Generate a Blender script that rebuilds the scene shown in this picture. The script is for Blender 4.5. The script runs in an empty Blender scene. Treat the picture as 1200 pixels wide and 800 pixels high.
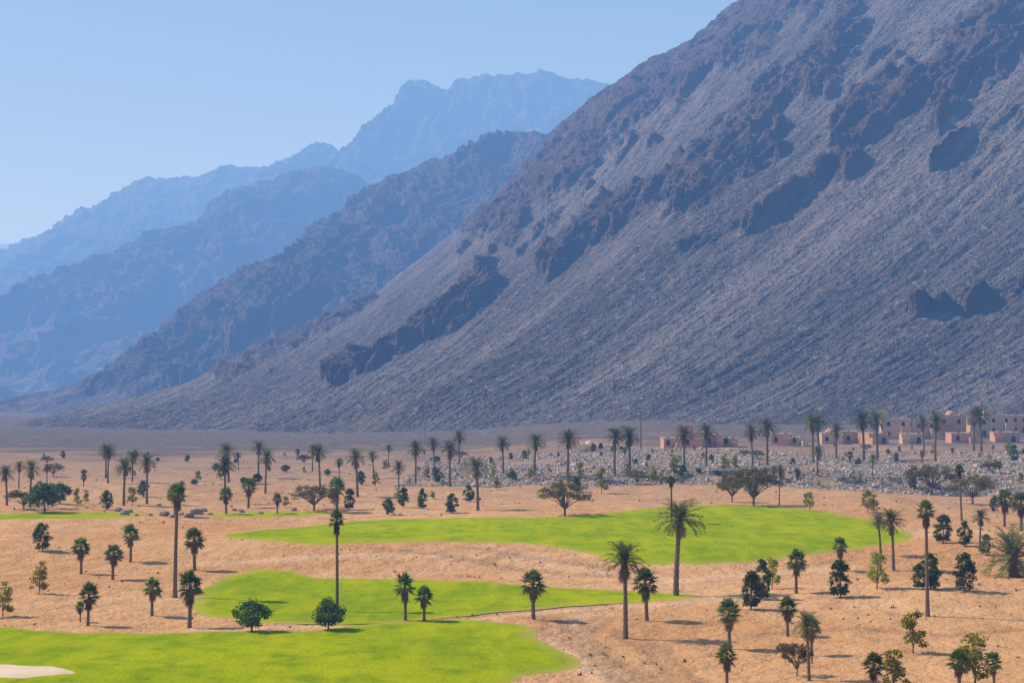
import bpy, math, random
import numpy as np
from mathutils import Vector, Matrix
from mathutils.geometry import delaunay_2d_cdt
random.seed(7); rng=np.random.default_rng(11)
scene=bpy.context.scene
scene.view_settings.view_transform='Standard'
try: scene.view_settings.look='None'
except Exception: pass
scene.view_settings.exposure=0
COL=scene.collection
FPX=2000.0; CAMH=22.0; YS=FPX/3788.0
PITCH=math.atan(60/FPX)

# ---------------------------------------------------------------- noise
_p=np.random.default_rng(3).permutation(256); _p=np.concatenate([_p,_p])
_ga=np.random.default_rng(5).uniform(0,2*np.pi,256); _gx=np.cos(_ga); _gy=np.sin(_ga)
def perlin(x,y,seed=0):
    x=np.asarray(x,float)+seed*17.31; y=np.asarray(y,float)+seed*9.77
    xi=np.floor(x).astype(int); yi=np.floor(y).astype(int)
    xf=x-xi; yf=y-yi
    u=xf*xf*xf*(xf*(xf*6-15)+10); v=yf*yf*yf*(yf*(yf*6-15)+10)
    def g(ix,iy,dx,dy):
        h=_p[(_p[ix&255]+iy)&255]; return _gx[h]*dx+_gy[h]*dy
    a=g(xi,yi,xf,yf); b=g(xi+1,yi,xf-1,yf); c=g(xi,yi+1,xf,yf-1); d=g(xi+1,yi+1,xf-1,yf-1)
    return (a+(b-a)*u+((c+(d-c)*u)-(a+(b-a)*u))*v)*1.5
def fbm(x,y,o=4,seed=0,gain=.5,lac=2.03):
    s=0;a=1;t=0
    for i in range(o):
        s=s+a*perlin(x*lac**i,y*lac**i,seed+i*3); t+=a; a*=gain
    return s/t
def ridged(x,y,o=4,seed=0,gain=.5,lac=2.03):
    s=0;a=1;t=0
    for i in range(o):
        s=s+a*(1-2*np.abs(perlin(x*lac**i,y*lac**i,seed+i*3))); t+=a; a*=gain
    return s/t
def sst(a,b,x):
    t=np.clip((x-a)/(b-a),0,1); return t*t*(3-2*t)

# ---------------------------------------------------------------- ground height
def G(x,yy):
    x=np.asarray(x,float); y=np.asarray(yy,float)/YS
    far=1-.75*sst(650,1000,y)
    z=(0.95*perlin(x/48,y/80,1)+.2*perlin(x/15,y/30,2))*far
    z=z+2.0*sst(385,432,y+10*perlin(x/40,y*0+.3,5))*(1-sst(60,100,x))
    z=z+1.9*np.exp(-((x-66)/34)**2-((y-352)/26)**2)
    R=sst(-30,30,x)
    z=z+3.0*sst(690,722,y+16*perlin(x/45,y*0+1.7,6))*R
    z=z+np.clip(y-760,0,900)*0.007*sst(-120,200,x)
    z=z+1.8*perlin(x/120,y/210,8)*sst(750,1100,y)
    return z
def ray(u,v):
    a=np.asarray(u,float)-600; b=400-np.asarray(v,float)
    dy=FPX*math.cos(PITCH)-b*math.sin(PITCH); dz=FPX*math.sin(PITCH)+b*math.cos(PITCH)
    return a/dy, dz/dy
def at_depth(u,v,D):
    rx,rz=ray(u,v); return np.stack([rx*D,np.broadcast_to(D,np.shape(rx*D)),CAMH+rz*D],-1)
_ys=np.geomspace(60,6000,2600)
def on_ground(u,v):
    rx,rz=ray(u,v)
    xs=rx*_ys; zs=CAMH+rz*_ys; g=G(xs,_ys)
    k=np.argmax(zs<g)
    if k==0: k=len(_ys)-1
    d0=zs[k-1]-g[k-1]; d1=g[k]-zs[k]; t=d0/(d0+d1+1e-9)
    y=_ys[k-1]+(_ys[k]-_ys[k-1])*t
    x=float(rx*y); return x,float(y),float(G(x,y))
def project(P):
    x=P[...,0]; y=P[...,1]; z=P[...,2]-CAMH
    d=y*math.cos(PITCH)+z*math.sin(PITCH); up=-y*math.sin(PITCH)+z*math.cos(PITCH)
    return 600+FPX*x/d, 400-FPX*up/d

# ---------------------------------------------------------------- materials
def new_mat(name):
    m=bpy.data.materials.new(name); m.use_nodes=True
    nt=m.node_tree; nt.nodes.clear()
    out=nt.nodes.new('ShaderNodeOutputMaterial')
    return m,nt,out
class N:
    def __init__(s,nt): s.nt=nt
    def add(s,t,**k):
        n=s.nt.nodes.new(t)
        for a,b in k.items(): setattr(n,a,b)
        return n
    def link(s,a,b): s.nt.links.new(a,b)
    def val(s,sock,v):
        if isinstance(v,bpy.types.NodeSocket): s.link(v,sock)
        else: sock.default_value=v
    def coord(s,kind='Object'):
        return s.add('ShaderNodeTexCoord').outputs[kind]
    def pos(s): return s.add('ShaderNodeNewGeometry').outputs['Position']
    def mapping(s,vec,scale):
        n=s.add('ShaderNodeMapping'); s.link(vec,n.inputs[0]); n.inputs['Scale'].default_value=scale; return n.outputs[0]
    def noise(s,vec,scale,detail=4,rough=.55,dim='3D'):
        n=s.add('ShaderNodeTexNoise',noise_dimensions=dim); s.link(vec,n.inputs['Vector']); n.inputs['Scale'].default_value=scale
        n.inputs['Detail'].default_value=detail; n.inputs['Roughness'].default_value=rough; return n.outputs['Fac']
    def ramp(s,f,a,b,lo=0.,hi=1.):
        n=s.add('ShaderNodeMapRange'); s.link(f,n.inputs[0]); n.inputs[1].default_value=a; n.inputs[2].default_value=b
        n.inputs[3].default_value=lo; n.inputs[4].default_value=hi; n.clamp=True; return n.outputs[0]
    def math(s,op,a,b=0.):
        n=s.add('ShaderNodeMath',operation=op); s.val(n.inputs[0],a); s.val(n.inputs[1],b); return n.outputs[0]
    def mix(s,f,a,b,mode='MIX'):
        n=s.add('ShaderNodeMix',data_type='RGBA',blend_type=mode)
        s.val(n.inputs[0],f)
        for i,c in ((6,a),(7,b)):
            if isinstance(c,bpy.types.NodeSocket): s.link(c,n.inputs[i])
            else: n.inputs[i].default_value=(*c,1)
        return n.outputs[2]
    def attr(s,name): return s.add('ShaderNodeAttribute',attribute_name=name).outputs['Fac']
    def bump(s,h,dist,strength=1.,nrm=None):
        n=s.add('ShaderNodeBump'); s.link(h,n.inputs['Height']); n.inputs['Distance'].default_value=dist
        n.inputs['Strength'].default_value=strength
        if nrm is not None: s.link(nrm,n.inputs['Normal'])
        return n.outputs[0]
    def diff(s,out,col,nrm=None,rough=.9):
        b=s.add('ShaderNodeBsdfDiffuse')
        if isinstance(col,bpy.types.NodeSocket): s.link(col,b.inputs['Color'])
        else: b.inputs['Color'].default_value=(*col,1)
        if nrm is not None: s.link(nrm,b.inputs['Normal'])
        if out is not None: s.link(b.outputs[0],out.inputs[0])
        return b.outputs[0]

def mat_ground():
    m,nt,out=new_mat('sand_ground'); n=N(nt); p=n.pos()
    sep=n.add('ShaderNodeSeparateXYZ'); n.link(p,sep.inputs[0]); Y=sep.outputs[1]
    big=n.noise(p,.03,4,.6,'2D'); mid=n.noise(p,.2,5,.62,'2D'); fine=n.noise(p,1.8,3,.7,'2D')
    c=n.mix(n.ramp(big,.35,.65),(.58,.315,.14),(.68,.415,.215))
    c=n.mix(n.ramp(mid,.45,.75,0,.6),c,(.47,.265,.125))
    c=n.mix(n.ramp(fine,.58,.78,0,.3),c,(.40,.24,.13))
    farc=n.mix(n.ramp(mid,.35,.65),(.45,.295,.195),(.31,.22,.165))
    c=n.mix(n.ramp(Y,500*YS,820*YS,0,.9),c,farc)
    gr=n.mix(n.ramp(mid,.35,.65),(.12,.105,.10),(.20,.17,.15))
    Yn=n.math('ADD',Y,n.math('MULTIPLY',n.math('SUBTRACT',big,.5),420.))
    c=n.mix(n.ramp(Yn,460,620),c,gr)
    rub=n.mix(n.ramp(fine,.4,.6),(.19,.16,.135),(.36,.30,.24))
    c=n.mix(n.attr('rubble'),c,rub)
    c=n.mix(n.attr('track'),c,(.72,.51,.33))
    c=n.mix(n.attr('rut'),c,(.36,.21,.11))
    h=n.math('ADD',n.math('MULTIPLY',mid,1.9),n.math('MULTIPLY',fine,.3))
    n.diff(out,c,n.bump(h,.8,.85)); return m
def mat_grass():
    m,nt,out=new_mat('fairway_grass'); n=N(nt); p=n.pos()
    big=n.noise(p,.04,3,.6,'2D'); mid=n.noise(p,.3,5,.65,'2D'); fine=n.noise(p,2.5,3,.7,'2D')
    mp=n.mapping(p,(.3,.07,.05)); st=n.noise(mp,1,3,.6,'2D')
    c=n.mix(n.ramp(big,.35,.65),(.24,.335,.002),(.38,.44,.003))
    c=n.mix(n.ramp(mid,.42,.72,0,.8),c,(.15,.25,.004))
    c=n.mix(n.ramp(st,.45,.7,0,.6),c,(.45,.47,.006))
    c=n.mix(n.ramp(fine,.45,.75,0,.45),c,(.12,.20,.004))
    c=n.mix(n.math('MULTIPLY',n.attr('edge'),n.ramp(mid,.35,.6,.1,1)),c,(.46,.38,.10))
    n.diff(out,c,n.bump(n.math('ADD',mid,fine),.10,.6)); return m
def mat_simple(name,a,b,scale=1.,bump=.05,rough=.9,tex='Object'):
    m,nt,out=new_mat(name); n=N(nt); p=n.coord(tex)
    f=n.noise(p,scale,4,.65); c=n.mix(n.ramp(f,.35,.65),a,b)
    n.diff(out,c,n.bump(f,bump,1),rough); return m
def mat_leaf(name,a,b,dead=(.24,.155,.08),trans=.42):
    m,nt,out=new_mat(name); n=N(nt)
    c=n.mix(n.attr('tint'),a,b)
    c=n.mix(n.attr('dead'),c,dead)
    oi=n.add('ShaderNodeObjectInfo').outputs['Random']
    hs=n.add('ShaderNodeHueSaturation'); n.link(c,hs.inputs['Color']); n.link(n.ramp(oi,0,1,.75,1.45),hs.inputs['Value'])
    n.link(n.ramp(oi,0,1,.485,.515),hs.inputs['Hue'])
    d=n.diff(None,hs.outputs[0],rough=.6)
    t=n.add('ShaderNodeBsdfTranslucent'); n.link(hs.outputs[0],t.inputs[0])
    mx=n.add('ShaderNodeMixShader'); mx.inputs[0].default_value=trans
    n.link(d,mx.inputs[1]); n.link(t.outputs[0],mx.inputs[2]); n.link(mx.outputs[0],out.inputs[0]); return m
def mat_rock(name,talus1,talus2,rock1,rock2,pale,k=1.0):
    m,nt,out=new_mat(name); n=N(nt); p=n.pos()
    uv=n.add('ShaderNodeUVMap').outputs[0]
    st1=n.noise(n.mapping(uv,(1/16/k,1/260/k,1)),1,4,.65,'2D')
    st2=n.noise(n.mapping(uv,(1/4/k,1/55/k,1)),1,3,.6,'2D')
    big=n.noise(n.mapping(uv,(1/150/k,1/420/k,1)),1,4,.6,'2D'); mid=n.noise(p,.05/k,5,.7); fine=n.noise(p,.26/k,3,.75)
    c=n.mix(n.ramp(st1,.36,.64),talus1,talus2)
    c=n.mix(n.ramp(big,.38,.62,0,.85),c,tuple(x*.66 for x in talus1))
    c=n.mix(n.ramp(st2,.5,.72,0,.4),c,pale)
    c=n.mix(n.ramp(st2,.46,.3,0,.35),c,tuple(x*.65 for x in talus1))
    c=n.mix(n.ramp(fine,.58,.72,0,.8),c,tuple(x*1.3 for x in pale))
    c=n.mix(n.ramp(fine,.42,.32,0,.65),c,tuple(x*.5 for x in talus1))
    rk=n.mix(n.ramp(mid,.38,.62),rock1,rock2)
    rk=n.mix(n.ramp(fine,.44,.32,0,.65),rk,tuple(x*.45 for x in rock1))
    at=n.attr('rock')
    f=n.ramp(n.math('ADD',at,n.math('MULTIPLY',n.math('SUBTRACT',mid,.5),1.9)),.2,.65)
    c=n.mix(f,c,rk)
    h=n.math('ADD',n.math('MULTIPLY',mid,4.6),n.math('ADD',n.math('MULTIPLY',fine,1.1),n.math('MULTIPLY',st2,.4)))
    n.diff(out,c,n.bump(h,2.6*k,1.)); return m

M_ground=mat_ground(); M_grass=mat_grass()
M_bunker=mat_simple('bunker_sand',(.68,.54,.38),(.76,.63,.47),.5,.05,tex='Object')
M_trunk=mat_simple('palm_trunk_bark',(.14,.10,.065),(.27,.195,.135),6,.05)
M_bark=mat_simple('tree_bark',(.15,.11,.08),(.26,.20,.14),5,.04)
M_date=mat_leaf('date_palm_frond',(.085,.10,.035),(.19,.20,.075))
M_fan=mat_leaf('fan_palm_leaf',(.08,.13,.03),(.19,.25,.055))
M_dark=mat_leaf('dark_foliage',(.055,.10,.024),(.14,.20,.05))
M_yel=mat_leaf('yellow_green_foliage',(.18,.20,.02),(.37,.36,.04))
M_aca=mat_leaf('acacia_foliage',(.12,.105,.045),(.21,.18,.075),trans=.3)
M_scrub=mat_leaf('dry_scrub',(.20,.15,.075),(.32,.25,.13),trans=.2)
M_boulder=mat_simple('boulder_stone',(.20,.165,.14),(.40,.33,.27),1.5,.1)
M_rubble=mat_simple('rubble_stone',(.26,.22,.185),(.54,.46,.38),.6,.1)
M_clay=[mat_simple('clay_wall_plaster',(.56,.32,.19),(.62,.38,.24),.3,.03),
        mat_simple('ochre_wall_plaster',(.62,.40,.23),(.68,.46,.29),.3,.03),
        mat_simple('pink_wall_plaster',(.55,.29,.21),(.62,.36,.27),.3,.03),
        mat_simple('cream_wall_plaster',(.60,.48,.34),(.66,.54,.39),.3,.03)]
M_roof=mat_simple('roof_plaster',(.54,.40,.28),(.60,.45,.33),.5,.03)
M_win=mat_simple('window_glass',(.05,.04,.035),(.08,.06,.05),1,.001,.25)
M_door=mat_simple('wooden_door',(.12,.06,.035),(.17,.09,.055),3,.01)
M_metal=mat_simple('galvanised_steel',(.22,.22,.23),(.30,.30,.31),4,.005,.5)

# ---------------------------------------------------------------- mesh helpers
def mesh_from(name,V,F,mat,smooth=False,attrs=None):
    me=bpy.data.meshes.new(name); me.from_pydata([tuple(v) for v in V],[],F)
    me.materials.append(mat)
    if smooth: me.polygons.foreach_set('use_smooth',[True]*len(me.polygons))
    if attrs:
        for k,(dom,arr) in attrs.items():
            a=me.attributes.new(k,'FLOAT',dom); a.data.foreach_set('value',np.asarray(arr,np.float32))
    me.update(); return me
def grid_mesh(name,P,mat,attrs=None,uv=None):
    nr,nc=P.shape[:2]; me=bpy.data.meshes.new(name)
    me.vertices.add(nr*nc); me.vertices.foreach_set('co',P.reshape(-1).astype(np.float32))
    i=np.arange(nr-1)[:,None]*nc+np.arange(nc-1)[None,:]
    q=np.stack([i,i+1,i+nc+1,i+nc],-1).reshape(-1,4)
    nf=len(q); me.loops.add(nf*4); me.loops.foreach_set('vertex_index',q.reshape(-1).astype(np.int32))
    me.polygons.add(nf); me.polygons.foreach_set('loop_start',np.arange(nf,dtype=np.int32)*4)
    me.polygons.foreach_set('loop_total',np.full(nf,4,np.int32))
    me.polygons.foreach_set('use_smooth',np.ones(nf,bool))
    if uv is not None:
        l=me.uv_layers.new(name='UVMap'); l.data.foreach_set('uv',uv.reshape(-1,2)[q.reshape(-1)].reshape(-1).astype(np.float32))
    for k,a in (attrs or {}).items():
        at=me.attributes.new(k,'FLOAT','POINT'); at.data.foreach_set('value',a.reshape(-1).astype(np.float32))
    me.materials.append(mat); me.update(); me.validate(); return me
def obj(name,data,parent=None,**props):
    o=bpy.data.objects.new(name,data); COL.objects.link(o)
    if parent is not None: o.parent=parent
    for k,v in props.items(): o[k]=v
    return o

# ---------------------------------------------------------------- ground
def polydist(x,y,pts):
    d=np.full(np.shape(x),1e9)
    for (ax,ay),(bx,by) in zip(pts[:-1],pts[1:]):
        L=(bx-ax)**2+(by-ay)**2+1e-9
        t=np.clip(((x-ax)*(bx-ax)+(y-ay)*(by-ay))/L,0,1)
        d=np.minimum(d,np.hypot(x-ax-t*(bx-ax),y-ay-t*(by-ay)))
    return d
def gpath(px): return [on_ground(*q)[:2] for q in px]
rows=np.concatenate([np.linspace(-200,62,10),np.geomspace(66,16000,760)])
cols=np.linspace(-1,1,461)
Yg=np.repeat(rows[:,None],len(cols),1); Xg=cols[None,:]*(np.maximum(Yg,0)*.5+70)
Zg=G(Xg,Yg)-np.where(Yg>1200,(Yg-1200)*.003,0)
yo=Yg/YS
rub=sst(684,700,yo+16*perlin(Xg/45,yo*0+1.7,6))*(1-sst(735,1000,yo))*sst(-30,10,Xg)
rub=np.clip(rub*(.8+.9*fbm(Xg/22,yo/30,3,4)),0,1)
track=np.zeros_like(Xg); rut=np.zeros_like(Xg)
near=(Yg>60)&(Yg<450)
for px,w in (([(235,737),(330,734),(430,733),(520,727),(600,718),(700,711),(780,708),(860,700)],1.5),
             ([(560,640),(700,668),(800,680),(900,672),(1000,664)],1.5),
             ([(690,722),(660,745),(690,775),(720,805)],2.),([(240,660),(330,655),(450,650),(560,652)],1.3)):
    pts=gpath(px); d=polydist(Xg[near],Yg[near],pts)
    track[near]=np.maximum(track[near],.5*(1-sst(w*.6,w*1.5,d+.6*perlin(Xg[near]/4,Yg[near]/4,3))))
for px in ([(700,722),(668,745),(700,775),(735,805)],[(640,722),(640,740),(672,758),(720,780),(760,805)],[(540,640),(600,650),(680,662),(760,672)],
           [(430,642),(520,650),(610,668),(720,676)],[(900,742),(1000,735),(1100,745),(1210,735)],[(700,735),(760,760),(800,805)],[(240,735),(330,731),(440,731),(530,724),(620,713),(740,703)]):
    for off in (0,1.6):
        pts=[(a+off,b) for a,b in gpath(px)]
        d=polydist(Xg[near],Yg[near],pts); rut[near]=np.maximum(rut[near],.6*(1-sst(.35,.95,d)))
Zg=Zg-rut*.12
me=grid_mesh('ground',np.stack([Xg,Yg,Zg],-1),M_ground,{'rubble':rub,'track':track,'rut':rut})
obj('ground',me,kind='structure')

# ---------------------------------------------------------------- fairways
def catmull(pts,n=10):
    P=np.array(pts,float); m=len(P); out=[]
    for i in range(m):
        a,b,c,d=P[(i-1)%m],P[i],P[(i+1)%m],P[(i+2)%m]
        for t in np.linspace(0,1,n,endpoint=False):
            out.append(.5*((2*b)+(c-a)*t+(2*a-5*b+4*c-d)*t*t+(3*b-a-3*c+d)*t**3))
    return np.array(out)
def inside(x,y,poly):
    r=np.zeros(np.shape(x),bool); n=len(poly); j=n-1
    for i in range(n):
        xi,yi=poly[i];xj,yj=poly[j]
        c=((yi>y)!=(yj>y))&(x<(xj-xi)*(y-yi)/(yj-yi+1e-12)+xi)
        r^=c; j=i
    return r
def sheet(name,px,mat,lift=.07,step=1.5,n=10):
    W=catmull([on_ground(*q)[:2] for q in px],n)
    W[:,0]+=.45*perlin(W[:,0]/2.5,W[:,1]/4,9); W[:,1]+=.9*perlin(W[:,0]/3,W[:,1]/5,12)
    x0,y0=W.min(0);x1,y1=W.max(0)
    gx,gy=np.meshgrid(np.arange(x0,x1,step),np.arange(y0,y1,step))
    gx=gx.ravel();gy=gy.ravel(); k=inside(gx,gy,W); gx=gx[k];gy=gy[k]
    Wc=[tuple(p) for p in W]+[tuple(W[0])]
    d=polydist(gx,gy,Wc); k=d>.5; gx=gx[k];gy=gy[k]
    co=[Vector((a,b)) for a,b in W]+[Vector((a,b)) for a,b in zip(gx,gy)]
    nb=len(W)
    v,e,f,*_=delaunay_2d_cdt(co,[],[list(range(nb))],1,1e-4)
    vx=np.array([q[0] for q in v]);vy=np.array([q[1] for q in v])
    dd=polydist(vx,vy,Wc); edge=1-sst(0,1.8,dd)
    z=G(vx,vy)+lift*sst(-.2,1.2,dd)
    me=mesh_from(name,np.stack([vx,vy,z],-1),[list(q) for q in f],mat,True,{'edge':('POINT',edge)})
    obj(name,me,kind='structure'); return W
FA=[]
F1=[(262,629),(300,621),(400,612),(520,607),(640,606),(700,602),(760,596),(810,592),(860,591),(920,594),(980,602),(1035,612),(1066,624),(1062,634),(1000,643),(920,654),(850,660),(770,661),(720,659),(690,648),(650,641),(600,636),(520,635),(440,636),(380,638),(340,636),(300,632)]
F2=[(226,710),(232,696),(252,681),(290,669),(335,668),(372,676),(420,677),(480,679),(560,681),(640,688),(740,692),(822,697),(780,704),(700,708),(620,714),(520,724),(420,731),(330,730),(260,724),(232,718)]
F3=[(-60,742),(100,741),(250,740),(360,738),(450,730),(520,726),(580,728),(622,736),(632,750),(655,761),(680,770),(668,782),(610,795),(560,812),(480,840),(200,850),(-60,850)]
F4=[(-40,604),(30,601),(90,600),(170,602),(130,607),(40,608),(-40,609)]
F5=[(240,603),(300,600),(390,600),(360,604),(280,606)]
for F in (F1,F2,F3,F4,F5): FA.append(sheet('fairway_grass',F,M_grass))
sheet('sand_bunker',[(-20,781),(30,779),(75,781),(97,786),(88,791),(40,794),(-20,795)],M_bunker,lift=.14,step=1.)

# ---------------------------------------------------------------- mountains
def mountain(name,crest,foot,nt,nv,mat,kind,bands=(),p=1.25,nd=(-.35,-.6,.72),seed=0,k=1.0,back=.35,KD=.8,KF=.5):
    cr=np.array(crest,float); ft=np.array(foot,float); cr[:,2]*=KD; ft[:,1]*=KF
    cum=np.concatenate([[0],np.cumsum(np.hypot(np.diff(cr[:,0]),np.diff(cr[:,1]))+60)]); cum/=cum[-1]
    t=np.linspace(0,1,nt)
    cu,cv,cd=[np.interp(t,cum,cr[:,i]) for i in range(3)]
    fu,fd=np.interp(cu,ft[:,2],ft[:,0]),np.interp(cu,ft[:,2],ft[:,1])
    C=at_depth(cu,cv,cd); Fx=(fu-600)/FPX*fd
    Fp=np.stack([Fx,fd,G(Fx,fd)-5],-1)
    nb=max(8,int(nv*.1)); v=np.concatenate([np.linspace(0,1,nv),1+np.linspace(1/nb,1,nb)*back])
    V=v[None,:]; Vc=np.minimum(V,1)
    P=np.empty((nt,len(v),3))
    for i in (0,1): P[:,:,i]=Fp[:,None,i]+(C-Fp)[:,None,i]*V
    hgt=(C-Fp)[:,None,2]
    P[:,:,2]=Fp[:,None,2]+hgt*(Vc**p)-np.maximum(V-1,0)*hgt*1.15
    L=np.linalg.norm(C-Fp,axis=1)[:,None]
    s=np.concatenate([[0],np.cumsum(np.linalg.norm(np.diff((C+Fp)/2,axis=0),axis=1))])[:,None]+0*V
    d=(1-V)*L
    S=s/k; D=d/k
    wx=fbm(S/180,D/180,3,seed+20)*30; wy=fbm(S/150,D/150,3,seed+30)*40
    pu,pv=project(P)
    pu=pu+wx*.8; pv=pv+wy*.5
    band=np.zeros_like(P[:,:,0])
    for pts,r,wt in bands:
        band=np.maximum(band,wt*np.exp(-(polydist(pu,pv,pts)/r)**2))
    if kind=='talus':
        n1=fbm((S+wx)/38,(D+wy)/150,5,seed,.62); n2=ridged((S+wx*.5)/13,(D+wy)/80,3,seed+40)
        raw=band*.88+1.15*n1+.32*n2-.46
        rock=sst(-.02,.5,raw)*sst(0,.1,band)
        jag=ridged((S+wx)/26,(D+wy)/85,5,seed+7,.64)
        disp=rock*(2+11*jag)*k
        disp+=(10*fbm(S/260,D/900,3,seed+2)+2.4*fbm(S/38,D/420,3,seed+4)*sst(0,.2,V)+1.2*fbm(S/11,D/80,3,seed+5)+.9*fbm(S/5,D/9,2,seed+6))*k
        disp+=10*ridged((S+wx*.6)/120,(D+wy)/700,3,seed+9)*k*sst(.2,.8,Vc)
        m2=sst(-.2,.3,fbm(S/210,D/420,2,seed+50))
        gg=ridged((S+wx*.5)/46,(D+wy)/480,4,seed+10,.55)
        disp+=m2*(5.*gg+1.3*ridged((S+wx*.2)/17,(D+wy)/260,2,seed+12))*k*sst(.15,.6,Vc)
        rock=np.clip(rock+.42*sst(.35,.75,gg)*m2*sst(.4,.75,Vc),0,1)
    else:
        n1=fbm((S+wx)/80,(D+wy)/160,4,seed)
        rock=sst(-.4,.15,n1+sst(.1,.6,Vc)*.8-.3+band*.6)
        jag=ridged((S+wx*1.2)/70,(D+wy)/230,6,seed+7,.62)
        jag2=ridged((S+wx)/24,(D+wy)/50,4,seed+8,.6)
        disp=rock*(32*jag+13*jag2)*k+36*ridged((S+wx*2)/260,(D+wy*2)/800,3,seed+3)*k*sst(.0,.5,Vc)
        disp+=(2.4*fbm(S/30,D/260,3,seed+4)+.8*fbm(S/6,D/20,2,seed+6))*k
        disp=disp*np.clip(hgt/(.45*hgt.max()),.25,1)
    vis=(cu>-50)&(cu<1150)
    disp=disp-np.mean(disp[vis,nv-1])*sst(.4,1,V)
    dm=.35 if kind=='talus' else .5
    damp=1-dm*sst(.95,1,V)*(V<=1)-dm*(V>1)
    disp=disp*damp*sst(0,.06,V)
    n=np.array(nd)/np.linalg.norm(nd)
    P=P+disp[:,:,None]*n
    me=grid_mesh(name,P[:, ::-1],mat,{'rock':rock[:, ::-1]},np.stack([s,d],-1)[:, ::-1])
    return obj(name,me,kind='structure')

M_A=mat_rock('mountain_scree',(.135,.122,.115),(.205,.183,.17),(.085,.063,.052),(.145,.11,.09),(.27,.24,.22),1.4)
M_B=mat_rock('mountain_rock_slope',(.125,.11,.10),(.17,.15,.135),(.075,.057,.048),(.13,.10,.082),(.21,.18,.16),1.8)
M_C=mat_rock('mountain_cliff',(.12,.10,.09),(.16,.135,.12),(.055,.042,.038),(.14,.11,.09),(.20,.17,.15),4)
crestA=[(-160,552,2300),(-60,540,2350),(60,512,2380),(130,488,2400),(220,450,2420),(300,413,2440),(380,372,2450),(440,335,2460),(500,290,2480),(560,250,2500),(600,215,2500),(640,172,2520),(660,152,2530),(690,128,2540),(740,95,2550),(790,60,2560),(840,24,2570),(880,-8,2580),(1000,-95,2600),(1250,-270,2600),(1600,-490,2600),(2100,-760,2600),(2700,-1050,2600),(3100,-1200,2600)]
footA=[(-300,1900,-160),(-200,1900,60),(20,1850,300),(150,1780,500),(260,1700,660),(330,1650,880),(420,1600,1250),(620,1560,1600),(900,1530,2100),(1230,1500,2700),(1480,1480,3100)]
bandsA=[([(590,250),(620,220),(660,175),(710,140),(770,100),(830,60),(890,18),(960,-30)],44,1.1),
        ([(1210,-5),(1165,35),(1110,80),(1060,110),(1000,150)],28,1.),([(1190,60),(1120,110),(1090,160)],18,.85),
        ([(1000,40),(965,100),(925,125),(890,165),(850,195),(800,225)],30,1.05),([(800,205),(740,240),(690,265),(640,300)],18,.9),
        ([(570,325),(545,350),(510,378)],15,1.),([(500,380),(450,412),(400,430)],11,.75),([(930,250),(860,285),(780,320)],10,.7),([(420,352),(340,395),(260,432)],15,.85),
        ([(1210,330),(1150,352),(1080,365)],7,.6),([(1210,125),(1160,160),(1100,200)],13,.75),([(1010,200),(940,240)],10,.7)]
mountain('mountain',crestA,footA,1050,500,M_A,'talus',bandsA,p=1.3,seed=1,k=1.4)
crestB=[(-200,560,3000),(0,520,3100),(60,497,3150),(130,461,3200),(200,413,3250),(240,385,3280),(270,352,3300),(300,320,3320),(330,298,3350),(380,264,3400),(430,226,3420),(470,203,3450),(500,190,3500),(560,179,3500),(590,165,3520),(622,163,3550),(700,150,3560),(850,120,3600),(1000,90,3600)]
footB=[(-400,2500,-200),(-150,2550,60),(0,2600,200),(150,2650,330),(300,2700,500),(420,2700,622),(700,2700,1000)]
mountain('mountain',crestB,footB,540,300,M_B,'cliff',[],p=1.2,seed=5,k=1.2,KD=.85,KF=.7)
crestC2=[(-300,520,5200),(-60,478,5300),(0,440,5300),(60,395,5350),(110,350,5400),(160,300,5450),(220,262,5500),(280,228,5550),(330,205,5600),(370,196,5600),(410,205,5600),(450,222,5600),(520,250,5600),(600,280,5600),(700,300,5600),(900,330,5600)]
footC2=[(-700,3800,-300),(-250,3900,60),(-20,4000,330),(250,4000,600),(600,4000,900)]
mountain('mountain',crestC2,footC2,500,270,M_C,'cliff',[],p=1.2,seed=11,k=2.,KD=.85,KF=.8)
crestC=[(-200,330,7600),(-60,305,7600),(0,298,7600),(20,290,7600),(50,277,7600),(70,268,7600),(100,250,7600),(130,238,7600),(150,218,7600),(175,208,7600),(230,205,7550),(270,196,7500),(300,196,7500),(345,183,7500),(362,170,7450),(380,165,7400),(400,178,7400),(420,168,7400),(435,146,7400),(455,122,7400),(470,104,7400),(485,96,7400),(500,95,7400),(518,103,7400),(535,90,7400),(560,88,7400),(610,87,7400),(680,92,7400),(725,96,7400),(800,110,7400),(1000,140,7400)]
footC=[(-500,5200,-200),(-200,5300,70),(0,5600,300),(250,5800,500),(700,5800,1000)]
mountain('mountain',crestC,footC,640,300,M_C,'cliff',[],p=1.15,seed=17,k=2.2,KD=.9,KF=.85)
crestD=[(-500,270,13500),(-200,280,13500),(-40,289,13500),(0,287,13500),(35,284,13500),(70,296,13500),(140,330,13500),(300,400,13500),(600,440,13500)]
footD=[(-500,11500,-500),(600,11500,600)]
mountain('mountain',crestD,footD,200,60,M_C,'cliff',[],p=1.2,seed=23,k=1.5,KD=.95,KF=.95)

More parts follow.
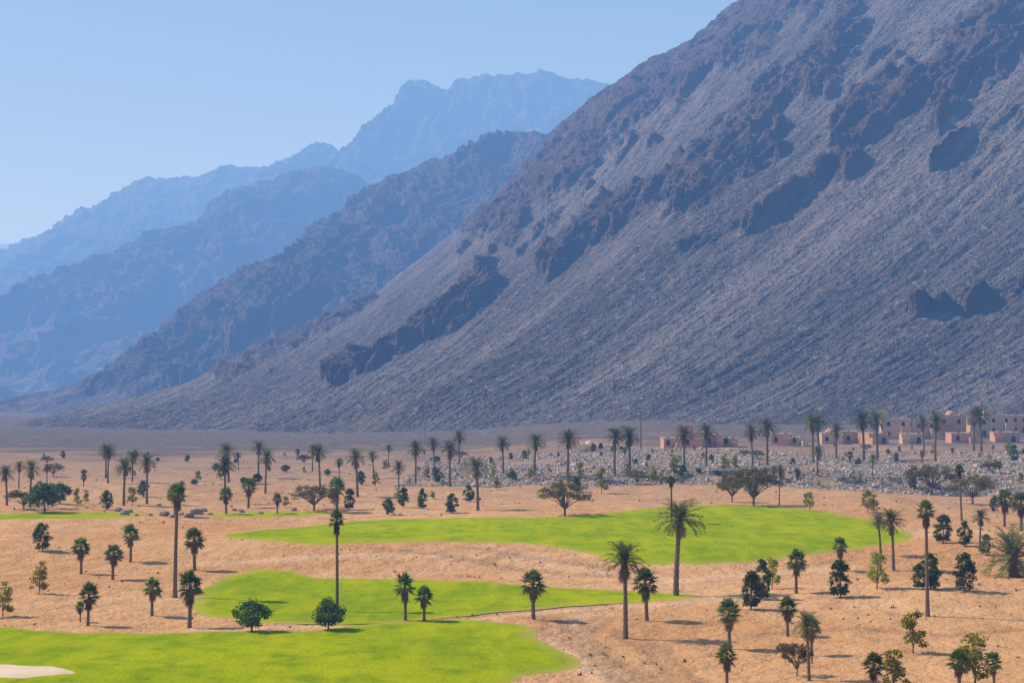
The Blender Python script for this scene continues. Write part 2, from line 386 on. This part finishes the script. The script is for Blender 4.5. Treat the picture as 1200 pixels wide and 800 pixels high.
# ---------------------------------------------------------------- vegetation templates
class MB:
    def __init__(s): s.V=[];s.F=[];s.t=[];s.d=[]
    def face(s,pts,tint=.5,dead=0.):
        b=len(s.V); s.V+= [tuple(p) for p in pts]; s.F.append(tuple(range(b,b+len(pts)))); s.t.append(tint); s.d.append(dead)
    def mesh(s,name,mat,smooth=False):
        return mesh_from(name,s.V,s.F,mat,smooth,{'tint':('FACE',s.t),'dead':('FACE',s.d)})
def tube(mb,pts,rad,ns=7):
    base=len(mb.V); n=len(pts)
    for i,(p,r) in enumerate(zip(pts,rad)):
        a=Vector(pts[min(i+1,n-1)])-Vector(pts[max(i-1,0)]); a.normalize()
        u=a.cross(Vector((0,1,0.1))); u.normalize(); w=a.cross(u)
        for j in range(ns):
            th=2*math.pi*j/ns; mb.V.append(tuple(Vector(p)+u*math.cos(th)*r+w*math.sin(th)*r))
    for i in range(n-1):
        for j in range(ns):
            a=base+i*ns+j;b=base+i*ns+(j+1)%ns
            mb.F.append((a,b,b+ns,a+ns)); mb.t.append(.5); mb.d.append(0)
    mb.F.append(tuple(base+(n-1)*ns+j for j in range(ns))); mb.t.append(.5); mb.d.append(0)
def palm_trunk(H,r0,r1,R,lean,boots=True):
    mb=MB(); pts=[];rad=[]
    n=26 if boots else 14
    lx,ly=lean
    for i in range(n):
        t=i/(n-1); pts.append((lx*t*t,ly*t*t,-.5+(H+.5)*t))
        rr=r0+(r1-r0)*t+ (.12*math.exp(-t*12)); 
        if boots: rr*=1+(.13 if i%2 else -.05)+R.uniform(-.04,.04)
        rad.append(rr)
    tube(mb,pts,rad,8); return mb.mesh('palm_trunk',M_trunk,True)
def date_crown(H,lean,R,nf=56,L=2.6,mat=None):
    mb=MB(); o=Vector((lean[0],lean[1],H))
    for i in range(nf):
        az=i*2.39996+R.uniform(-.2,.2); f=i/nf
        e=math.radians(82-112*f**1.05+R.uniform(-9,9)); dead=0.
        if f>.88: e=math.radians(-62+R.uniform(-15,12)); dead=.85
        Ln=L*R.uniform(.85,1.08)*(.72 if dead else 1)
        if R.random()<.05: continue
        p=o+Vector((0,0,-.25*f)); seg=9; pts=[p.copy()]; dirs=[]
        droop=R.uniform(.9,1.45)
        for k in range(seg):
            ee=e-droop*((k+.5)/seg)**1.4*(1 if e>-.9 else .3)
            dv=Vector((math.cos(az)*math.cos(ee),math.sin(az)*math.cos(ee),math.sin(ee)))
            p=p+dv*Ln/seg; pts.append(p.copy()); dirs.append(dv)
        side=Vector((-math.sin(az),math.cos(az),0)); tint=R.uniform(0,1)
        for k in range(seg):
            dv=dirs[k]; up=side.cross(dv); w=.035*(1-k/seg)+.01
            mb.face([pts[k]-side*w,pts[k]+side*w,pts[k+1]+side*w*.8,pts[k+1]-side*w*.8],min(1,tint+.3),dead)
            for h in (0,.5):
                if k==0 and h==0: continue
                q=pts[k].lerp(pts[k+1],h); s=(k+h)/seg
                ll=.5*math.sin(math.pi*min(1,.14+s*.86))**.7+.1
                ll*=R.uniform(.8,1.15)
                for sg in (-1,1):
                    dd=(side*sg*.85+dv*.65+up*R.uniform(-.45,.3)); dd.normalize()
                    mb.face([q-dv*.06,q+dv*.06,q+dd*ll],min(1,max(0,tint+R.uniform(-.3,.3))),dead)
    return mb.mesh('date_palm_crown',mat or M_date)
def fan_crown(H,lean,R,nl=40,pet=.65,fr=.72,skirt=12,squash=1.,lowdead=.8):
    mb=MB(); o=Vector((lean[0],lean[1],H))
    for i in range(nl+skirt):
        az=i*2.39996+R.uniform(-.25,.25)
        if i<nl:
            f=i/nl; e=math.radians(85-125*f+R.uniform(-12,12)); dead=0 if f<lowdead else R.choice([.4,.9]); base=o+Vector((0,0,-.35*f))
            pl=pet*R.uniform(.75,1.2); rr=fr*R.uniform(.85,1.2)
        else:
            g=(i-nl)/max(1,skirt); e=math.radians(-72+R.uniform(-10,15)); dead=1.; base=o+Vector((0,0,-.3-g*1.1)); pl=.25; rr=fr*.85
        dv=Vector((math.cos(az)*math.cos(e),math.sin(az)*math.cos(e),math.sin(e)))
        side=Vector((-math.sin(az),math.cos(az),0)); side=(side+Vector((0,0,R.uniform(-.5,.5)))).normalized()
        h=base+dv*pl; tint=R.random()
        mb.face([base-side*.02,base+side*.02,h+side*.02,h-side*.02],.6,dead)
        ns=11
        for k in range(ns):
            a=math.radians(-100+200*k/(ns-1)); a2=a+R.uniform(-.06,.06)
            ax=dv*math.cos(a2)+side*math.sin(a2)
            l=rr*(.78+.22*math.cos(a))*R.uniform(.85,1.15)
            tip=h+ax*l+Vector((0,0,-.2*l*abs(math.sin(a))-.12*l))
            wd=side*math.cos(a2)-dv*math.sin(a2)
            m=h+ax*l*.5
            mb.face([h,m-wd*.062*rr/.7,tip,m+wd*.062*rr/.7],min(1,max(0,tint+R.uniform(-.25,.25))),dead)
    return mb.mesh('fan_palm_crown',M_fan)
def cloud(mb,c,rad,n,ls,R,tb):
    for _ in range(n):
        v=Vector((R.gauss(0,1),R.gauss(0,1),R.gauss(0,1))); v.normalize(); v*=R.random()**.45
        p=Vector((c[0]+v.x*rad[0],c[1]+v.y*rad[1],c[2]+v.z*rad[2]))
        a=Vector((R.gauss(0,1),R.gauss(0,1),R.gauss(0,.7))).normalized(); b=a.cross(Vector((R.gauss(0,1),R.gauss(0,1),R.gauss(0,1)))).normalized()
        l=ls*R.uniform(.6,1.3)
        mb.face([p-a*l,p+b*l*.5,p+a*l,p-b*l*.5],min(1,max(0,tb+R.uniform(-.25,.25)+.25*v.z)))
def limbs(R,H,ends,r0,fork):
    mb=MB(); tube(mb,[(0,0,-.4),(.03,0,fork*.5),(0,.03,fork)],[r0*1.2,r0,r0*.8],7)
    for e in ends:
        m=(e[0]*.45+R.uniform(-.1,.1),e[1]*.45+R.uniform(-.1,.1),fork+(e[2]-fork)*.6)
        tube(mb,[(0,0,fork-.08),m,e],[r0*.6,r0*.38,r0*.12],5)
    return mb.mesh('tree_trunk',M_bark,True)
def tree_T(R,mat,H=4.6,W=1.35,low=.5,n=70,per=36,ls=.15,cone=.35):
    ends=[];mb=MB()
    for i in range(n):
        f=R.random(); z=low+(H-low)*f
        prof=(math.sin(math.pi*min(1,(.12+.88*f)))**.6)*(1-cone*f*.5)
        r=W*prof*math.sqrt(R.uniform(.05,1)); a=R.uniform(0,6.283)
        c=(r*math.cos(a),r*math.sin(a),z); rr=R.uniform(.3,.45)*(W/1.35)
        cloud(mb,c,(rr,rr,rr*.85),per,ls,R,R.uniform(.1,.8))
        if len(ends)<7: ends.append(c)
    return limbs(R,H,ends,.09,low+.3),mb.mesh('tree_crown',mat)
def tree_Y(R,H=3.5):
    ends=[];mb=MB()
    for i in range(30):
        f=R.random(); z=.6+(H-.7)*f; r=.95*(1-.55*f)*math.sqrt(R.uniform(.1,1)); a=R.uniform(0,6.283)
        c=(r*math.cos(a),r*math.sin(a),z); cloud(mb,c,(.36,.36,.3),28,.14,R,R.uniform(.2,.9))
        ends.append(c)
    return limbs(R,H,ends[:9],.06,.6),mb.mesh('tree_crown',M_yel)
def tree_A(R,H=4.,W=2.9,mat=None,per=46,n=70):
    ends=[];mb=MB()
    for i in range(n):
        a=R.uniform(0,6.283); r=W*math.sqrt(R.random()); q=r/W
        z=H*(.93-.28*q*q)-R.uniform(0,1.5)*(1-.3*q)
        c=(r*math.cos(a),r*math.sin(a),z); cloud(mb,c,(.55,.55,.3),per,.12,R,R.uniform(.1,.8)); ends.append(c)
    return limbs(R,H,ends[:18],.13,.8),mb.mesh('tree_crown',mat or M_aca)

TPL={}
for k in range(5):
    R=random.Random(100+k); ln=(R.uniform(-.35,.35),R.uniform(-.3,.3))
    TPL.setdefault('D',[]).append((palm_trunk(7.35,.24,.17,R,ln),date_crown(7.3,ln,R),9.1))
for k in range(5):
    R=random.Random(200+k); ln=(R.uniform(-.12,.12),R.uniform(-.1,.1))
    TPL.setdefault('F',[]).append((palm_trunk(3.8,.2,.15,R,ln),fan_crown(3.75,ln,R,44,.72,.8),5.1))
for k in range(3):
    R=random.Random(300+k); ln=(R.uniform(-.2,.2),R.uniform(-.2,.2))
    TPL.setdefault('W',[]).append((palm_trunk(11.6,.23,.17,R,ln,False),fan_crown(11.5,ln,R,46,.6,.68,34),12.7))
for k in range(3):
    R=random.Random(350+k)
    TPL.setdefault('S',[]).append((palm_trunk(1.2,.3,.25,R,(0,0)),date_crown(1.2,(0,0),R,44,2.6),3.3))
for k in range(4):
    R=random.Random(400+k); TPL.setdefault('T',[]).append((*tree_T(R,M_dark),4.75))
    TPL.setdefault('Y',[]).append((*tree_Y(R),3.6))
    TPL.setdefault('A',[]).append((*tree_A(R),4.0))
    TPL.setdefault('U',[]).append((*tree_T(R,M_dark,2.9,1.75,.75,70,32,.15,.2),3.0))
INFO={'D':('date_palm','palm tree','feathery date palm with rough brown trunk on sand','date palms planted around the golf course'),
 'F':('fan_palm','palm tree','short fan palm with round green crown on sand','short fan palms on the sand'),
 'W':('tall_fan_palm','palm tree','tall slender fan palm with dry brown leaf skirt','tall slender fan palms'),
 'S':('young_date_palm','palm tree','low trunkless date palm with arching fronds on sand','low date palms'),
 'T':('evergreen_tree','tree','small dense dark green tree on sandy ground','small dark green trees'),
 'Y':('young_tree','tree','young sparse yellow green tree on sandy ground','young yellow green trees'),
 'A':('acacia_tree','tree','wide flat crowned brownish acacia on dry ground','acacia trees'),
 'U':('round_tree','tree','low round green tree beside the fairway','round green trees')}
cnt=[0]
def place(kind,u,base,top,wide=1.0,label=None):
    x,y,z=on_ground(u,base)
    h=(base-top)*y/FPX
    cnt[0]+=1; R=random.Random(cnt[0]*7+3)
    tr,cr,H=R.choice(TPL[kind]); s=h/H
    name,cat,lab,grp=INFO[kind]
    e=obj(name,None,label=label or lab,category=cat,group=grp)
    e.empty_display_size=.5; e.location=(x,y,z); e.rotation_euler=(R.uniform(-.03,.03),R.uniform(-.03,.03),R.uniform(0,6.28))
    sw=s*wide*R.uniform(.9,1.12); e.scale=(sw,sw,s)
    obj('trunk',tr,e); obj('crown',cr,e)
TREES=[('W',205,700,566),('W',395,717,597),('W',1087,722,585),('D',733,747,635,1.08),('D',792,698,585,1.08),('W',787,612,557,1.5),('F',395,600,558),
('F',933,695,642),('F',985,668,628),('T',985,700,655,1.1),('T',880,714,668),('T',893,702,655),('Y',905,690,652),('Y',1028,690,645,1.2),('D',1047,668,597),('D',1032,650,600),
('T',1090,690,648,1.15),('T',1076,690,660),('T',1130,693,647,1.15),('T',1130,640,610,1.1),('T',1105,636,602,1.2),('S',1188,676,613),('F',1177,617,572),('F',1197,622,575),('W',1127,610,543),('D',1148,645,596),('T',1155,650,625),
('F',855,760,700),('F',852,806,752),('F',923,745,698),('D',948,797,716,.9),('F',951,768,722),('A',934,792,750,.6),('A',920,775,750,.6),('Y',1070,765,713,1.1),('Y',1143,803,742,1.2),('F',1124,812,760),('F',1165,808,762),('F',1022,815,764),('Y',1047,812,760,1.1),
('F',758,727,663),('F',625,725,667),('F',475,727,670),('F',497,728,686),('U',295,740,704),('U',385,738,702),('F',178,721,676),('F',222,735,667),('F',228,668,617),
('F',95,672,628),('F',153,658,613),('F',132,679,636),('F',103,733,682),('F',94,728,704),('Y',46,695,657),('Y',3,722,681),('T',50,645,612,1.2),('T',125,597,574,1.3),
('F',265,602,570),('F',291,595,560),('F',325,602,577),('F',205,605,565),('T',410,597,572),('T',455,603,583,1.3),('T',473,594,570),('T',495,596,572),('T',530,601,578,1.3),
('D',560,598,535),('D',527,570,515),('D',487,566,515),('D',665,562,503),('D',626,558,507),('D',590,556,510),('D',720,556,500),('D',738,558,499),('D',802,552,498),('D',828,547,495),
('D',882,546,497),('D',899,546,490),('D',953,542,484),('D',960,540,482),('D',1012,540,480),('D',1028,538,480),('D',1096,540,482),('D',1150,530,475),('D',1083,530,485),('D',980,540,495),
('D',375,572,520),('D',145,592,535),('D',172,590,530),('D',35,594,538),('D',8,592,545),('D',124,560,520),('D',155,564,528),('D',311,578,525),('D',264,590,533),('D',268,565,518),('D',396,588,560),('D',419,582,525),
('D',366,552,520),('D',455,545,520),('D',509,550,512),('D',538,545,503),('W',913,592,548),('D',22,572,540),('D',55,570,543),('D',213,585,563),('D',438,560,528),('D',1141,528,478),
('A',662,604,562,1.05),('A',883,592,545),('A',858,588,553,.8),('A',368,598,565,1.1),('A',1092,578,540,1.2),('U',52,600,566),('A',1140,590,552),('U',70,590,566),
('Y',155,592,570),('Y',90,593,570),('Y',101,590,573),('Y',705,578,546),('Y',666,570,553),('Y',622,562,545),('Y',850,552,530),('Y',861,550,531),('Y',1181,532,514),('Y',949,598,575),('Y',1017,600,572),('Y',1024,602,578),
('Y',765,566,545),('Y',790,558,531),('Y',945,592,577),('Y',680,560,540),('Y',500,562,545),('Y',578,560,545),('Y',735,556,542),('Y',440,570,550),('T',1165,600,580),('T',1188,540,520)]
for t in TREES: place(*t)
R=random.Random(78); taken=[(t[1],t[2]) for t in TREES]
def infair(u,v):
    x,y,_=on_ground(u,v); return any(bool(inside(np.array(x),np.array(y),W)) for W in FA)
n=0
while n<140:
    u=R.uniform(-60,1260); v=533+R.random()**1.5*(64 if u<560 else 45)
    if u>700: v-=6
    if infair(u,v): continue
    if any(abs(u-a)<7 and abs(v-b)<4 for a,b in taken): continue
    taken.append((u,v)); n+=1
    k=R.choices('DFTYUA',[9,7,24,40,16,8])[0]
    hp={'D':36,'F':19,'T':13,'Y':12,'U':9,'A':16}[k]*R.uniform(.6,1.25)*(.65+(v-535)/70)
    place(k,u,v,v-hp,1.3 if k in 'TY' else 1.)

# ---------------------------------------------------------------- rocks
def rock_mesh(R,sub=2):
    import bmesh
    bm=bmesh.new(); bmesh.ops.create_icosphere(bm,subdivisions=sub,radius=1)
    ax=[Vector((R.gauss(0,1),R.gauss(0,1),R.gauss(0,1))).normalized() for _ in range(9)]; dd=[R.uniform(.55,.9) for _ in ax]
    for v in bm.verts:
        for a,d in zip(ax,dd):
            q=v.co.dot(a)
            if q>d: v.co-=a*(q-d)
        v.co*=R.uniform(.96,1.04); v.co.z*=.75
    me=bpy.data.meshes.new('boulder'); bm.to_mesh(me); bm.free(); me.materials.append(M_boulder); return me
RM=[rock_mesh(random.Random(i)) for i in range(5)]
R=random.Random(5)
for (u,v,s) in [(138,599,1.1),(146,603,1.4),(152,600,.8),(186,592,.7),(193,604,1.3),(201,606,.9),(212,603,.7),(222,606,1.2),(231,602,1.5),(238,599,1.0),(176,604,.6),(246,603,.6),(160,604,.6),(560,585,.9),(283,600,1.0),(275,598,.7),(345,598,.8),(306,602,.7)]:
    x,y,z=on_ground(u,v); s*=.75
    o=obj('boulder',R.choice(RM),label='weathered pale brown boulder lying on the sand',category='rock',group='boulders beside the fairway')
    o.location=(x,y,z+.2*s); o.scale=(s*R.uniform(.9,1.4),s,s*R.uniform(.7,1)); o.rotation_euler=(R.uniform(-.3,.3),R.uniform(-.3,.3),R.uniform(0,6))
def scatter_rocks(name,xs,ys,rs):
    n=len(xs); base=np.array([(1,0,0),(-1,0,0),(0,1,0),(0,-1,0),(0,0,.8),(0,0,-.6)],float)
    V=base[None]*rs[:,None,None]*rng.uniform(.55,1.25,(n,6,1)); V=V+rng.normal(0,.18,(n,6,3))*rs[:,None,None]
    a=rng.uniform(0,6.28,n); c,s=np.cos(a)[:,None],np.sin(a)[:,None]
    X=V[...,0]*c-V[...,1]*s; Yv=V[...,0]*s+V[...,1]*c
    zz=G(xs,ys)
    P=np.stack([X+xs[:,None],Yv+ys[:,None],V[...,2]+zz[:,None]+.15*rs[:,None]],-1)
    f=np.array([(0,2,4),(2,1,4),(1,3,4),(3,0,4),(2,0,5),(1,2,5),(3,1,5),(0,3,5)])
    F=(f[None]+np.arange(n)[:,None,None]*6).reshape(-1,3)
    me=bpy.data.meshes.new(name); me.from_pydata(P.reshape(-1,3).tolist(),[],F.tolist()); me.materials.append(M_rubble); me.update()
    obj(name,me,kind='stuff',label='grey brown stone rubble bank on dry ground',category='rocks')
N1=36000
ys=686+rng.random(N1)**1.9*260
xs=rng.uniform(-25,220,N1)
den=fbm(xs/22,ys/30,3,4); keep=(den>-.25)&(xs<ys*.21)&(ys+16*perlin(xs/45,ys*0+1.7,6)>688)
xs=xs[keep];ys=ys[keep]*YS; scatter_rocks('stone_rubble',xs,ys,rng.uniform(.15,.5,len(xs))*(1+1.1*(rng.random(len(xs))>.94)))
# dry scrub
mb=MB(); R=random.Random(9); n=0
while n<600:
    y=120*math.exp(R.random()*1.75); x=R.uniform(-.34,.34)*y
    if perlin(x/25,y/20,14)<.05+R.uniform(-.3,.2): continue
    if any(bool(inside(np.array(x),np.array(y),W)) for W in FA[:3]): continue
    n+=1; z=float(G(x,y)); s=R.uniform(.08,.28)*(1 if y<250 else 1.5)
    for k in range(11):
        a=R.uniform(0,6.28); e=R.uniform(.2,1.3); l=s*R.uniform(.6,1.2)
        q=Vector((x+R.uniform(-s,s)*.4,y+R.uniform(-s,s)*.4,z)); d=Vector((math.cos(a)*math.cos(e),math.sin(a)*math.cos(e),math.sin(e)))
        w=Vector((-math.sin(a),math.cos(a),0))*.06
        mb.face([q-w,q+w,q+d*l+w*.6,q+d*l-w*.6],R.random(),0.)
obj('dry_scrub',mb.mesh('dry_scrub',M_scrub),kind='stuff',label='dry brown desert scrub scattered over sand',category='scrub')

# ---------------------------------------------------------------- village
def box(mb,x0,x1,y0,y1,z0,z1):
    b=len(mb.V); mb.V+=[(x0,y0,z0),(x1,y0,z0),(x1,y1,z0),(x0,y1,z0),(x0,y0,z1),(x1,y0,z1),(x1,y1,z1),(x0,y1,z1)]
    for f in ((0,3,2,1),(4,5,6,7),(0,1,5,4),(1,2,6,5),(2,3,7,6),(3,0,4,7)): mb.F.append(tuple(b+i for i in f)); mb.t.append(0);mb.d.append(0)
def arch(name,w,h,mat):
    mb=MB(); pts=[(-w/2,0),(w/2,0),(w/2,h*.65)]+[(w/2*math.cos(a),h*.65+h*.35*math.sin(a)) for a in np.linspace(.3,math.pi-.3,6)]+[(-w/2,h*.65)]
    n=len(pts); mb.V=[(p[0],-.06,p[1]) for p in pts]+[(p[0],.05,p[1]) for p in pts]
    mb.F=[tuple(range(n))]+[(i+n,(i+1)%n+n,(i+1)%n,i) for i in range(n)]; mb.t=[0]*len(mb.F); mb.d=mb.t[:]
    return mb.mesh(name,mat)
W_me=arch('window',1.1,1.6,M_win); D_me=arch('door',1.4,2.3,M_door)
def house(u,v,wpx,hpx,ci,dome=False,tower=False,lab=None):
    x,y,z=on_ground(u,v); sc=y/FPX; w=wpx*sc; h=hpx*sc; dp=max(7,w*.6); R=random.Random(int(u))
    e=obj('village_house',None,label=lab or 'flat roofed clay coloured house at the mountain foot',category='house',group='houses of the desert village')
    e.location=(x,y,z-.2); e.rotation_euler=(0,0,R.uniform(-.35,.35))
    mb=MB(); box(mb,-w/2,w/2,0,dp,-2,h)
    wg=w*.34; hx=-1 if R.random()<.5 else 1
    box(mb,hx*w/2-(wg if hx>0 else 0)-.003*hx,hx*w/2+(0 if hx>0 else wg)-.003*hx,-2.2,-.003,-2,h*.62)
    if tower: box(mb,-hx*w*.42-1.8,-hx*w*.42+1.8,1,4.6,h+.003,h+2.4)
    k=max(2,int(w/3))
    for i in range(k):
        cx=-w/2+(i+.5)*w/k; box(mb,cx-.5,cx+.5,.02,.4,h+.003,h+.55)
    obj('wall',mb.mesh('house_wall',M_clay[ci]),e)
    rb=MB(); box(rb,-w/2-.15,w/2+.15,.45,dp+.15,h+.01,h+.22); rf=obj('roof',rb.mesh('house_roof',M_roof),e)
    if dome:
        db=MB(); rr=min(w,dp)*.26; ns=14
        for i in range(6):
            a=i/5*math.pi/2
            for j in range(ns): db.V.append((rr*math.cos(a)*math.cos(j/ns*6.2832),dp/2+rr*math.cos(a)*math.sin(j/ns*6.2832),h+.2+rr*.8*math.sin(a)))
        for i in range(5):
            for j in range(ns):
                db.F.append((i*ns+j,i*ns+(j+1)%ns,(i+1)*ns+(j+1)%ns,(i+1)*ns+j)); db.t.append(0);db.d.append(0)
        obj('dome',db.mesh('house_dome',M_clay[ci],True),rf)
    nf=2 if h>5.5 else 1; nw=max(2,int(w/3.6))
    for fl in range(nf):
        for i in range(nw):
            cx=-w/2+(i+.5)*w/nw
            if fl==0 and (cx*hx>0 and abs(cx)>w/2-wg-1): continue
            if fl==0 and i==nw//2: o=obj('door',D_me,e); o.location=(cx,0,.2); continue
            o=obj('window',W_me,e); o.location=(cx,0,1.1+fl*h/2)
HS=[(1050,514,34,24,1,False,True),(1084,514,32,20,1),(1115,512,34,26,0,True),(1147,511,30,22,1),(1172,509,30,23,1,False,True),(1200,507,34,21,0),(1030,520,26,13,0),(1070,520,26,12,1),(1130,519,30,12,2),(1180,518,30,12,0),
(1000,519,24,14,0),(975,520,24,13,1,True),(915,521,22,13,0),(935,522,18,10,1),(812,524,26,18,2,False,True),(836,523,20,14,0),(788,525,20,12,2),(690,529,22,8,3,True),(708,529,16,7,3),(855,523,16,10,0),(1230,508,34,24,1)]
for h in HS: house(*h)

# masts
def mast(u,v,hpx):
    x,y,z=on_ground(u,v); h=hpx*y/FPX
    e=obj('radio_mast',None,label='thin steel lattice radio mast at mountain foot',category='mast'); e.location=(x,y,z)
    mb=MB(); 
    for a in range(3):
        th=a*2.094; tube(mb,[(.5*math.cos(th),.5*math.sin(th),-.5),(.2*math.cos(th),.2*math.sin(th),h)],[.06,.05],5)
    for i in range(16):
        for a in range(3):
            t=i/16; r=.5-.3*t; r2=.5-.3*(t+1/16); th=a*2.094; t2=th+2.094
            tube(mb,[(r*math.cos(th),r*math.sin(th),h*t),(r2*math.cos(t2),r2*math.sin(t2),h*(t+1/16))],[.03,.03],4)
    obj('lattice',mb.mesh('mast_lattice',M_metal),e)
    m2=MB(); tube(m2,[(0,0,h-1),(0,0,h+2)],[.05,.03],5); obj('antenna',m2.mesh('mast_antenna',M_metal),e)
mast(498,521,58)
def pole(u,v,hpx):
    x,y,z=on_ground(u,v); h=hpx*y/FPX
    e=obj('utility_pole',None,label='tall dark utility pole with crossarm beside palms',category='utility pole'); e.location=(x,y,z)
    a=MB(); tube(a,[(0,0,-.5),(0,0,h)],[.22,.14],8); obj('shaft',a.mesh('pole_shaft',M_trunk),e)
    b=MB(); box(b,-1.1,1.1,-.3,-.2,h-1.2,h-1.0); obj('crossarm',b.mesh('pole_crossarm',M_metal),e)
pole(751,527,45)

# ---------------------------------------------------------------- atmosphere (box of absorbing haze with its own glow)
beta=np.array([.75,1.35,2.3])*1e-4; J=np.array([.52,.66,.92])
mb=MB(); box(mb,-9000,9000,-1500,17500,-80,1500)
m,nt,out=new_mat('glowing_haze'); n=N(nt)
dens=float(beta.max()*1.0)
ab=n.add('ShaderNodeVolumeAbsorption'); ab.inputs['Density'].default_value=dens
ab.inputs['Color'].default_value=(*[1-b/dens for b in beta],1)
em=n.add('ShaderNodeEmission'); eps=beta*J; em.inputs['Strength'].default_value=float(eps.max()); em.inputs['Color'].default_value=(*(eps/eps.max()),1)  # haze emits its own blue veil, standing in for sunlight scattered by air
ad=n.add('ShaderNodeAddShader'); n.link(ab.outputs[0],ad.inputs[0]); n.link(em.outputs[0],ad.inputs[1]); n.link(ad.outputs[0],out.inputs['Volume'])
me=mb.mesh('glowing_haze_box',m); obj('glowing_haze_box',me,kind='structure')  # closed haze box around the scene, not the sky itself

# ---------------------------------------------------------------- light, sky, camera
EL=math.radians(44)
dx,dy=-.95,.31
to=Vector((dx*math.cos(EL),dy*math.cos(EL),math.sin(EL))).normalized()
L=bpy.data.lights.new('sun','SUN'); L.energy=5.0; L.angle=math.radians(.5); L.color=(1,.945,.88)
lo=bpy.data.objects.new('sun',L); COL.objects.link(lo); lo.rotation_euler=(-to).to_track_quat('-Z','Y').to_euler(); lo.location=(-300,200,600)
w=bpy.data.worlds.new('World'); scene.world=w; w.use_nodes=True; nt=w.node_tree
bg=nt.nodes['Background']; sk=nt.nodes.new('ShaderNodeTexSky'); sk.sky_type='NISHITA'; sk.sun_disc=False
sk.sun_elevation=EL; sk.sun_rotation=math.radians(360-72); sk.air_density=1; sk.dust_density=.5; sk.ozone_density=3
nt.links.new(sk.outputs[0],bg.inputs[0]); bg.inputs[1].default_value=.095
cd=bpy.data.cameras.new('camera'); cam=bpy.data.objects.new('camera',cd); COL.objects.link(cam)
cam.location=(0,0,CAMH); cam.rotation_euler=(math.pi/2+PITCH,0,0); cd.sensor_width=36; cd.lens=36*FPX/1200
cd.clip_start=1; cd.clip_end=60000; scene.camera=cam
